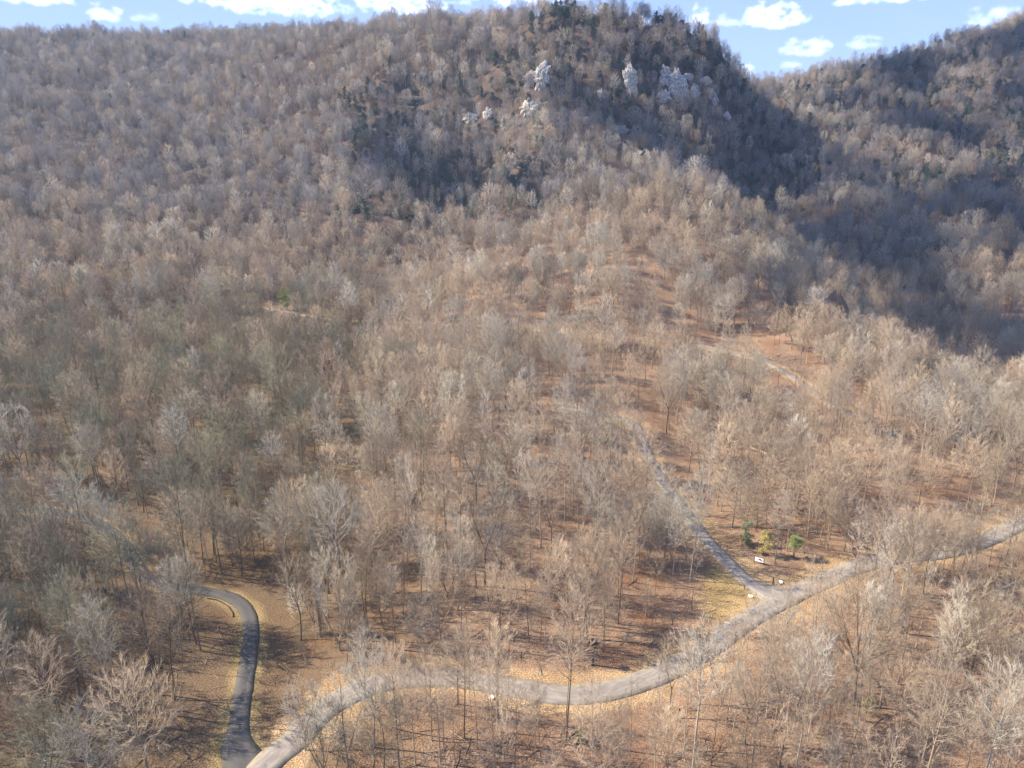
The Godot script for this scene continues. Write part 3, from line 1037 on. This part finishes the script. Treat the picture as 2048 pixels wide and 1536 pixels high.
	shrub_thing("evergreen_shrub", "small bright green tree to the right of the white sign", 67.9, 158.0, 6.2, 2.3, 3800, 0.17, Color(0.15, 0.20, 0.07), Color(0.26, 0.31, 0.13), 0.5)
	shrub_thing("evergreen_shrub", "round dark green bush at the foot of trees below the main lane", 11.3, 98.4, 2.4, 1.2, 2000, 0.13, Color(0.08, 0.13, 0.04), Color(0.24, 0.28, 0.10), 0.1)
	shrub_thing("evergreen_shrub", "olive bush under the big oak at lower right", 62.0, 106.0, 3.4, 1.8, 1500, 0.14, Color(0.14, 0.15, 0.06), Color(0.28, 0.26, 0.12), 0.1)
	shrub_thing("evergreen_shrub", "yellow green leafy tree in the middle of the bare wood", -67.0, 247.0, 11.0, 2.6, 2600, 0.24, Color(0.22, 0.25, 0.10), Color(0.35, 0.36, 0.16), 0.45)
	shrub_thing("evergreen_shrub", "green tree at the left end of the dirt track", -121.0, 391.0, 13.0, 4.2, 3000, 0.34, Color(0.12, 0.17, 0.05), Color(0.36, 0.37, 0.12), 0.2)
	shrub_thing("evergreen_shrub", "dark green bush below the dirt track, nearer of two", -71.5, 336.0, 9.0, 3.0, 2000, 0.30, Color(0.05, 0.075, 0.03), Color(0.12, 0.14, 0.06), 0.1)
	shrub_thing("evergreen_shrub", "dark green bush below the dirt track, farther of two", -79.0, 348.0, 9.0, 2.6, 1800, 0.30, Color(0.045, 0.075, 0.03), Color(0.13, 0.15, 0.06), 0.1)
	# a trunk wrapped in grey vines and the pale tangle beside it
	var vt := base("vine_covered_trunk", stand(-39.0, 128.5))
	var core := Buf.new()
	core.tube(PackedVector3Array([Vector3(0, -0.3, 0), Vector3(0.1, 5, 0), Vector3(0.0, 10, 0.1), Vector3(-0.2, 14.5, 0)]), PackedFloat32Array([0.3, 0.25, 0.2, 0.06]), 7, Color(0.2, 0.16, 0.12))
	put("trunk", core.mesh(), mats.bark, vt)
	var vines := Buf.new()
	var r := RandomNumberGenerator.new()
	r.seed = 55
	for k in 2600:
		var y := r.randf() * 14.0
		var w := 0.95 + 0.55 * sin(y * 1.1) * sin(y * 0.43 + 1.0) - y * 0.02
		var a := r.randf() * TAU
		var p := Vector3(cos(a) * w * sqrt(r.randf()), y, sin(a) * w * sqrt(r.randf()))
		vines.spike(p, p + (any_dir(r) + Vector3.DOWN * 0.6).normalized() * r.randf_range(0.4, 1.0), 0.022, Color(0.40, 0.33, 0.26).lerp(Color(0.3, 0.24, 0.17), r.randf()))
	put("vines", vines.mesh(), mats.bark, vt)
	tag(vt, "tall trunk wrapped in a pale column of vines near the S bend", "dead tree")
	# pines standing on the far left ridge
	var pm := pine(31, 19.0, 3.6, 2600, 0.42)
	var ps := [[-598.5, 1154.7, 1.25, "dark round-topped pine farthest left on the far ridge"], [-504.3, 1185.7, 1.15, "golden green pine standing above the far left ridge"], [-563.5, 1195.0, 0.8, "small dark pine low on the far left ridge"], [-484.2, 1194.8, 1.0, "dark pine just right of the golden green one"], [-520.0, 1150.0, 0.75, "smallest pine in the row on the far left ridge"]]
	for i in ps.size():
		var o := base("pine_tree", stand(ps[i][0], ps[i][1]), i)
		o.scale = Vector3.ONE * ps[i][2]
		put("trunk", pm.trunk.mesh(), mats.bark, o)
		var lm: StandardMaterial3D = mats.leaf
		if i in [0, 1]:
			lm = mats.leaf.duplicate()
			lm.albedo_color = Color(1.9, 1.7, 1.2) if i == 1 else Color(1.5, 1.5, 1.1)
		put("crown", pm.crown.mesh(), lm, o)
		tag(o, ps[i][3], "pine tree", "pines on the far left ridge")

# ---------- the forest ----------
const TINTS := [Color(0.365, 0.298, 0.225), Color(0.335, 0.312, 0.262), Color(0.44, 0.42, 0.375), Color(0.28, 0.232, 0.178), Color(0.185, 0.145, 0.108), Color(0.20, 0.20, 0.145), Color(0.25, 0.236, 0.236), Color(0.36, 0.19, 0.11)]
const TINT_NAMES := ["tan", "pale-grey", "silvery", "grey-brown", "dark", "grey-green", "mauve-grey", "rust"]
const LOOKS := ["tall straight", "forked", "broad three-limbed", "narrow upswept", "spindly", "crooked", "low-branched", "high-crowned", "several-stemmed", "round-crowned"]

func kinds(level: int) -> Array:
	var grey := Color(0.58, 0.54, 0.51)
	var light := Color(0.85, 0.83, 0.81)
	var one := Color(1, 1, 1)
	var list := [
		{"h": 23, "r": 0.21, "bare": 0.46, "cr": 3.6, "nl": 24, "nb": 8, "nt": 11, "rise": 1.2, "forks": 1, "fh": 0.4, "wob": 0.03, "lean": 0.02, "bark": grey, "twig": one},
		{"h": 21, "r": 0.25, "bare": 0.44, "cr": 4.4, "nl": 28, "nb": 8, "nt": 11, "rise": 1, "forks": 2, "fh": 0.34, "wob": 0.05, "lean": 0.04, "bark": grey, "twig": one},
		{"h": 20, "r": 0.32, "bare": 0.36, "cr": 6, "nl": 40, "nb": 8, "nt": 11, "rise": 0.8, "forks": 3, "fh": 0.26, "wob": 0.06, "lean": 0.03, "bark": grey, "twig": one},
		{"h": 20, "r": 0.17, "bare": 0.4, "cr": 2.5, "nl": 18, "nb": 7, "nt": 10, "rise": 2, "forks": 1, "fh": 0.4, "wob": 0.03, "lean": 0.03, "bark": light, "twig": one},
		{"h": 18, "r": 0.11, "bare": 0.5, "cr": 1.7, "nl": 13, "nb": 5, "nt": 9, "rise": 1.5, "forks": 1, "fh": 0.4, "wob": 0.04, "lean": 0.05, "bark": grey, "twig": one},
		{"h": 17.5, "r": 0.19, "bare": 0.38, "cr": 4, "nl": 24, "nb": 8, "nt": 11, "rise": 0.9, "forks": 1, "fh": 0.4, "wob": 0.1, "lean": 0.16, "bark": grey, "twig": one},
		{"h": 15.5, "r": 0.2, "bare": 0.22, "cr": 5, "nl": 34, "nb": 8, "nt": 11, "rise": 0.7, "forks": 1, "fh": 0.4, "wob": 0.06, "lean": 0.04, "bark": light, "twig": one},
		{"h": 24.5, "r": 0.27, "bare": 0.54, "cr": 4.8, "nl": 28, "nb": 8, "nt": 12, "rise": 0.9, "forks": 1, "fh": 0.4, "wob": 0.03, "lean": 0.02, "bark": light, "twig": one},
		{"h": 17, "r": 0.2, "bare": 0.34, "cr": 3.6, "nl": 28, "nb": 7, "nt": 11, "rise": 1.4, "forks": 3, "fh": 0.07, "wob": 0.05, "lean": 0.02, "bark": light, "twig": one},
		{"h": 17.5, "r": 0.23, "bare": 0.28, "cr": 5.6, "nl": 40, "nb": 8, "nt": 12, "rise": 0.75, "forks": 1, "fh": 0.4, "wob": 0.05, "lean": 0.03, "bark": grey, "twig": one},
	]
	for k in list.size():
		var p: Dictionary = list[k]
		p.r *= 0.85
		p.tw = [0.0145, 0.021, 0.031][level]
		p.tl = [1.0, 1.1, 1.3][level]
		if level == 1:
			p.nt = int(p.nt * 0.75)
		elif level == 2:
			p.nt = int(p.nt * 0.55)
			p.nb = maxi(3, int(p.nb * 0.75))
	return list

func wooded(x: float, d: float) -> float:   # how likely a spot carries a tree
	var r := lane_near(x, d)
	var off := 1.6 + 1.2 * (patches.get_noise_2d(x * 3.0, d * 3.0) + 0.5)
	if r.z == 0: off += 1.0 if x > 75.0 else 4.0
	if r.z == 1: off += 5.0 if d < 152.0 else 1.5
	if r.z == 2: off += 3.6
	if r.z == 3: off += 5.0
	if r.z >= 4: off += 3.0 if x > -15.0 else -0.8
	if r.x < off:
		return 0.0
	# the mown triangle at the fork, and the foot of the sign
	if Geometry2D.get_closest_point_to_segment(Vector2(x, d), Vector2(47, 136), Vector2(49, 150)).distance_to(Vector2(x, d)) < 5.5:
		return 0.0
	if absf(x - 56.0) < 5.0 and absf(d - 150.0) < 6.0:
		return 0.0
	var n := patches.get_noise_2d(x * 1.2 + 900.0, d * 1.2)
	var p := 0.79 + n * 0.7
	if d < 250.0 and x > -30.0 and x < 52.0 and d > 110.0 and d < 150.0:
		p -= 0.10   # the open slope above the main lane
	if d > 560.0:
		p += 0.15
	if d > 262.0 and d < 345.0 and x > 70.0 and x < 124.0:
		p -= 0.30
	if d > 285.0 and d < 350.0 and x > -5.0 and x < 122.0:
		p -= 0.40   # the thin wood below the bench lane
	if d > 335.0 and d < 388.0 and x > -128.0 and x < -84.0:
		p -= 0.35
	if d > 116.0 and d < 172.0 and x > -108.0 and x < -58.0:
		p -= 0.16
	if d < 190.0 and x > -35.0:
		p -= 0.07
	if d < 150.0 and x < -42.0 and x > -75.0:
		p -= 0.18   # open litter left of the S bend
	if x < -60.0 and d < 330.0:
		p += 0.08
	return clampf(p, 0.12, 0.97)

func tint_of(x: float, d: float, r: RandomNumberGenerator) -> int:
	var n := patches.get_noise_2d(x * 0.8 - 400.0, d * 0.8) + r.randfn() * 0.22
	var left := smoothstep(-15.0, -80.0, x + (d - 150.0) * 0.12) * smoothstep(480.0, 300.0, d)  # the left wood gets darker tints, standing in for cloud shade
	if r.randf() < left * 0.85:
		return [5, 5, 3, 5, 4, 5, 4][r.randi() % 7]
	if r.randf() < 0.05:
		return 2
	if d > 560.0:
		return [6, 1, 3, 6, 4, 6][r.randi() % 6] if n < 0.18 else [0, 6, 1, 6][r.randi() % 4]
	if n > 0.12:
		return 0
	if n > -0.12:
		return [0, 1, 3, 0][r.randi() % 4]
	return [1, 3, 4, 1][r.randi() % 4]

func in_frame(x: float, y: float, d: float, margin := 0.0) -> bool:   # near enough whether a point shows in the photograph's view
	var p := deg_to_rad(17.0)
	var up := y - CAM_H
	var depth := d * cos(p) - up * sin(p)
	if depth < 1.0:
		return false
	var v := (up * cos(p) + d * sin(p)) / depth
	return absf(x / depth) < 0.694 + margin and absf(v) < 0.5206 + margin

func build_forest() -> void:
	var rng := RandomNumberGenerator.new()
	rng.seed = 4242
	var near := []
	var ks := kinds(0)
	for k in ks.size():
		near.append(grow(1000 + k, ks[k]))
	# highest slope met so far along each bearing, to leave out trees that a ridge hides
	var bins := 60
	var horizon := []
	for b in bins:
		var a := lerpf(-1.1, 1.1, (b + 0.5) / bins)
		var run := PackedFloat32Array()
		var top := -9.0
		for j in 140:
			var dd := 60.0 + j * 10.0
			top = maxf(top, (land(a * dd, dd) - CAM_H) / dd)
			run.append(top)
		horizon.append(run)
	# [x, ahead, scale, kind, tint, turn]
	var spots := []
	# trees that stand out in the photograph
	for s in [[-33.5, 97.2, 0.66, 2, 2], [-104.1, 163.9, 0.98, 8, 2], [-101.0, 167.0, 0.85, 6, 2], [37.3, 150.8, 1.02, 3, 2], [36.0, 154.9, 1.0, 9, 1], [84.0, 143.0, 0.95, 2, 2], [60.4, 108.2, 1.28, 2, 3], [79.7, 109.3, 1.2, 1, 3], [-45.0, 135.0, 0.55, 6, 2], [4.4, 163.2, 1.0, 0, 1],
		[19.5, 190.9, 1.25, 1, 3], [-25.9, 107.9, 0.8, 9, 1], [32.8, 107.4, 0.85, 3, 4], [-145.8, 201.7, 1.2, 2, 2], [-59.8, 108.7, 1.15, 5, 4], [-17.4, 121.6, 0.85, 6, 1], [53.8, 105.5, 0.8, 3, 1], [87.0, 151.5, 0.8, 6, 2], [-27.0, 117.5, 0.62, 5, 1], [-9.5, 107.5, 0.85, 9, 3], [27.0, 104.5, 0.8, 1, 3]]:
		spots.append([s[0], s[1], s[2], s[3], s[4], rng.randf() * TAU])
	var named := spots.size()
	var d := 84.0
	while d < 1420.0:
		var cell := 4.1 if d < 170.0 else (5.3 if d < 330.0 else (6.4 if d < 560.0 else 6.1))
		var reach := d * 0.86 + 30.0
		var x := -reach
		while x < reach:
			var px := x + rng.randf_range(-0.5, 0.5) * cell
			var pd := d + rng.randf_range(-0.5, 0.5) * cell
			x += cell
			var roll := rng.randf()
			var turn := rng.randf() * TAU
			var size := clampf(rng.randfn(0.9, 0.17), 0.45, 1.3)
			var pick := rng.randf()
			var a := px / pd
			if a < -1.05 or a > 1.05:
				continue
			var b := clampi(int((a + 1.1) / 2.2 * bins), 0, bins - 1)
			var j := clampi(int((pd - 60.0) / 10.0) - 1, 0, 139)
			if (land(px, pd) + 24.0 - CAM_H) / pd < horizon[b][j] - 0.012:
				continue
			if roll > wooded(px, pd) or near_rock(px, pd):
				continue
			var close := false
			if pd < 210.0:
				for q in named:
					if Vector2(spots[q][0] - px, spots[q][1] - pd).length() < 3.2:
						close = true
						break
			if close:
				continue
			var kind := 0
			if pd < 150.0 and px > -45.0:
				kind = [4, 3, 0, 4, 3, 4, 1, 4, 8, 5, 3, 7][int(pick * 12.0)]
			elif pd < 240.0:
				kind = [4, 3, 0, 4, 3, 4, 1, 5, 0, 7, 9, 0, 6, 3][int(pick * 14.0)]
			else:
				kind = [9, 0, 0, 1, 7, 3, 9, 5, 4, 3, 4, 2, 8, 0][int(pick * 14.0)]
			spots.append([px, pd, size, kind, tint_of(px, pd, rng), turn])
		d += cell
	# the 300 that show largest are things of their own
	var order := []
	for i in spots.size():
		var s: Array = spots[i]
		if s[1] > 260.0:
			continue
		var y := ground(s[0], s[1])
		var h: float = near[s[3]].h * s[2]
		if in_frame(s[0], y + h * 0.55, s[1], -0.01) or in_frame(s[0], y + h * 0.2, s[1], -0.02):
			order.append([-h / Vector2(s[1], CAM_H).length() - (10.0 if i < named else 0.0), i])
	order.sort_custom(func(p, q): return p[0] < q[0])
	var single := {}
	for k in mini(300, order.size()):
		single[order[k][1]] = k
	name_trees(spots, single, near)
	# the rest of the wood
	var sets := [[], [], []]
	for i in spots.size():
		if single.has(i):
			continue
		var s: Array = spots[i]
		sets[0 if s[1] < 300.0 else (1 if s[1] < 560.0 else 2)].append(s)
	var words := ["bare grey and tan trees filling the wood on the knoll", "bare trees on the back of the knoll and its side valleys", "bare trees covering the mountain slopes and ridges"]
	for level in 3:
		var made: Array = near
		if level > 0:
			made = []
			var kk := kinds(level)
			for k in kk.size():
				made.append(grow(2000 + level * 100 + k, kk[k]))
		var split := {}
		for s in sets[level]:
			var green := 0.0
			if level == 2:
				green = evergreen_share(s[0], s[1])
			if rng.randf() < green:
				split.get_or_add(90 + rng.randi() % 2, []).append(s)
			else:
				split.get_or_add(s[3], []).append(s)
		var keys := split.keys()
		keys.sort()
		for k in keys:
			var all: Buf
			if k >= 90:
				all = Buf.new()
				all.tube(PackedVector3Array([Vector3(0, -0.5, 0), Vector3(0.1, 5, 0), Vector3(0, 10, 0)]), PackedFloat32Array([0.25, 0.2, 0.06]), 5, Color(0.16, 0.12, 0.09))
				all.add(leafy(40 + k, 13.0 if k == 90 else 8.0, 3.4 if k == 90 else 4.2, 1500, 0.55, Color(0.038, 0.062, 0.054), Color(0.09, 0.125, 0.10), 0.15 if k == 90 else 0.05))
			else:
				all = Buf.new()
				all.add(made[k].trunk)
				for l in made[k].limbs:
					all.add(l)
				all.add(made[k].crown)
			scatter("woodland" if k < 90 else "evergreen_woodland", all.mesh(), mats.bark if k < 90 else mats.leaf, split[k], rng, k >= 90, words[level] if k < 90 else "dark evergreens mixed into the far slopes")
	build_brush(rng)

func evergreen_share(x: float, d: float) -> float:
	var a := x / d
	var n := patches.get_noise_2d(x * 0.5, d * 0.5 + 700.0)
	var e := 0.015
	if a > 0.02 and a < 0.36 and d > 690.0:
		e = 0.45
	if a > 0.3 and d > 700.0:
		e = 0.34
	if a > -0.22 and a < 0.04 and d > 560.0 and d < 780.0:
		e = 0.32
	return clampf(e * (1.0 + n * 1.5), 0.0, 0.9)

func scatter(called: String, mesh: Mesh, mat: Material, list: Array, rng: RandomNumberGenerator, plain: bool, label: String) -> void:
	var mm := MultiMesh.new()
	mm.transform_format = MultiMesh.TRANSFORM_3D
	mm.use_colors = true
	mm.mesh = mesh
	mm.instance_count = list.size()
	for i in list.size():
		var s: Array = list[i]
		var b := Basis(Vector3.UP, s[5]).scaled(Vector3(s[2] * rng.randf_range(0.80, 1.06), s[2], s[2] * rng.randf_range(0.80, 1.06)))
		mm.set_instance_transform(i, Transform3D(b, stand(s[0], s[1])))
		var c: Color = Color(1, 1, 1) if plain else TINTS[s[4]]
		var k := rng.randf_range(0.82, 1.15)
		mm.set_instance_color(i, Color(c.r * k, c.g * k * rng.randf_range(0.97, 1.03), c.b * k))
	var o := MultiMeshInstance3D.new()
	o.name = numbered(called)
	o.multimesh = mm
	o.material_override = mat
	add_child(o, true)
	tag(o, label, "forest", "", "stuff")

func name_trees(spots: Array, single: Dictionary, near: Array) -> void:
	var tinted := []
	for t in TINTS:
		var row := []
		for v in 3:
			var m: StandardMaterial3D = mats.bark.duplicate()
			var k: float = [0.86, 1.0, 1.12][v]
			m.albedo_color = Color(t.r * k, t.g * k, t.b * k).linear_to_srgb()
			row.append(m)
		tinted.append(row)
	var meshes := []
	for n in near:
		var crown: Buf = n.crown
		var limb_list := []
		var full := Buf.new()
		full.add(crown)
		for l in n.limbs:
			limb_list.append(l.mesh())
			full.add(l)
		meshes.append([n.trunk.mesh(), limb_list, crown.mesh(), full.mesh()])
	var marks := [["the white sign", 58.6, 155.1], ["the short post", 52.0, 144.5], ["the black-topped snag", 15.3, 118.6], ["the vine-wrapped trunk", -39.0, 128.5], ["the drain pipe", -64.0, 142.0], ["the bottom fork", -40.0, 92.0], ["the white verge stone", -3.5, 109.2], ["the big oak's olive bush", 62.0, 106.0],
		["the aslant grey log", 113.0, 148.5], ["the dark mossy log", -120.0, 157.0], ["the thin pale log", -70.0, 116.0], ["the upper drive's bend", 41.0, 235.0]]
	var ordinal := ["closest", "second closest", "third closest", "fourth closest", "fifth closest", "sixth closest", "seventh closest", "eighth closest", "ninth closest", "tenth closest", "eleventh closest", "twelfth closest", "thirteenth closest", "fourteenth closest", "fifteenth closest", "sixteenth closest", "seventeenth closest", "eighteenth closest", "nineteenth closest", "twentieth closest", "twenty-first closest", "twenty-second closest"]
	var ids := single.keys()
	ids.sort()
	# rank each tree among its like by distance to the landmark it stands nearest to
	for i in ids:
		var s: Array = spots[i]
		var best := 0
		var far := 1e9
		for m in marks.size():
			var e := Vector2(s[0] - marks[m][1], s[1] - marks[m][2]).length()
			if e < far:
				far = e
				best = m
		var rank := 0
		for j in ids:
			if j != i and spots[j][3] == s[3] and spots[j][4] == s[4] and Vector2(spots[j][0] - marks[best][1], spots[j][1] - marks[best][2]).length() < far:
				rank += 1
		var o := base("bare_tree", stand(s[0], s[1]), s[5])
		o.scale = Vector3(0.86, 1.0, 0.86) * s[2]
		tag(o, "%s %s bare tree, %s of such to %s" % [LOOKS[s[3]], TINT_NAMES[s[4]], ordinal[mini(rank, 21)], marks[best][0]], "tree", "bare trees on the near slopes")
		var mat: StandardMaterial3D = tinted[s[4]][i % 3]
		put("trunk", meshes[s[3]][0], mat, o)
		if single[i] < 90:
			for l in meshes[s[3]][1]:
				put("limb", l, mat, o)
			put("crown", meshes[s[3]][2], mat, o)
		else:
			put("crown", meshes[s[3]][3], mat, o)

func build_brush(rng: RandomNumberGenerator) -> void:
	var shapes := [brush(1, 9, 2.6, 1.2, 0.013, 12, Color(1, 1, 1)), brush(2, 12, 1.8, 1.6, 0.012, 11, Color(1, 1, 1)), brush(3, 5, 4.5, 0.9, 0.015, 18, Color(1, 1, 1))]
	var lists := [[], [], []]
	var d := 86.0
	while d < 430.0:
		var cell := 2.6 if d < 240.0 else 4.0
		var x := -d * 0.8 - 15.0
		while x < d * 0.8 + 15.0:
			var px := x + rng.randf_range(-0.5, 0.5) * cell
			var pd := d + rng.randf_range(-0.5, 0.5) * cell
			x += cell
			var n := patches.get_noise_2d(px * 2.2, pd * 2.2 + 50.0)
			var p := 0.40 + n * 0.9
			var r := lane_near(px, pd)
			if r.z == 0 and r.x > 4.0 and r.x < 9.0:
				p += 0.25
			if px < -30.0:
				p += 0.12
			if rng.randf() > p or r.x < 2.2 or wooded(px, pd) == 0.0:
				rng.randf()
				continue
			lists[rng.randi() % 3].append([px, pd, rng.randf_range(0.5, 1.2), 0, [0, 3, 4, 7, 1, 0, 3, 7][rng.randi() % 8] if px > -40.0 else [5, 3, 4, 5][rng.randi() % 4], rng.randf() * TAU])
		d += cell
	for k in 3:
		scatter("undergrowth", shapes[k].mesh(), mats.bark, lists[k], rng, false, "bare brush and saplings under the trees")

	# dead sticks and small limbs lying about on the litter
	var stick := Buf.new()
	stick.tube(PackedVector3Array([Vector3(-1.4, 0.05, 0), Vector3(-0.2, 0.10, 0.1), Vector3(1.5, 0.06, -0.1)]), PackedFloat32Array([0.06, 0.045, 0.02]), 5, Color(0.7, 0.66, 0.62))
	for k in 5:
		stick.spike(Vector3(k * 0.3 - 0.5, 0.08, 0), Vector3(k * 0.3 + 0.2, 0.3 + 0.1 * (k % 2), 0.8 * (1 if k % 2 else -1)), 0.025, Color(0.7, 0.66, 0.62))
	var lying := []
	for k in 2600:
		var pd := 88.0 + 260.0 * pow(rng.randf(), 1.3)
		var px := rng.randf_range(-0.8, 0.8) * pd
		if lane_near(px, pd).x < 3.0:
			continue
		lying.append([px, pd, rng.randf_range(0.5, 1.7), 0, [0, 3, 3, 4, 4][rng.randi() % 5], rng.randf() * TAU])
	scatter("deadwood", stick.mesh(), mats.bark, lying, rng, false, "dead sticks lying on the leaf litter")

# puff clouds added out of view up-sun, so their broken shade falls on the slopes
func build_shade_clouds() -> void:
	var white := flat_mat(Color(0.9, 0.9, 0.9), 1.0)
	var toward_sun := -Vector3(0.76, -0.64, 0.12).normalized()
	var r := RandomNumberGenerator.new()
	r.seed = 321
	var ball := SphereMesh.new()
	ball.radius = 1.0
	ball.height = 2.0
	ball.radial_segments = 14
	ball.rings = 8
	# shaded spot: x, ahead, half width, half depth, share
	for c in [[390.0, 620.0, 240.0, 230.0, 0.75], [265.0, 400.0, 110.0, 110.0, 0.9], [-50.0, 660.0, 110.0, 85.0, 0.55], [600.0, 880.0, 280.0, 200.0, 0.95]]:
		var at := Vector3(c[0], land(c[0], c[1]), -c[1]) + toward_sun * (2300.0 / toward_sun.y)
		var st := SurfaceTool.new()
		st.begin(Mesh.PRIMITIVE_TRIANGLES)
		var n := int(c[2] * c[3] * PI * c[4] / (PI * 26.0 * 26.0))
		for k in n:
			var a := r.randf() * TAU
			var q := pow(r.randf(), 0.6)
			var s := r.randf_range(17.0, 34.0)
			var o := Vector3(cos(a) * q * c[2], r.randf_range(-6.0, 30.0) * (1.0 - q * 0.7), sin(a) * q * c[3])
			st.append_from(ball, 0, Transform3D(Basis(any_dir(r), r.randf() * TAU).scaled(Vector3(s, s * 0.6, s)), o))
		var m := put("added_shade_cloud", st.commit(), white)
		m.position = at
		tag(m, "white puff clouds added out of view to shade the slopes", "", "", "structure")
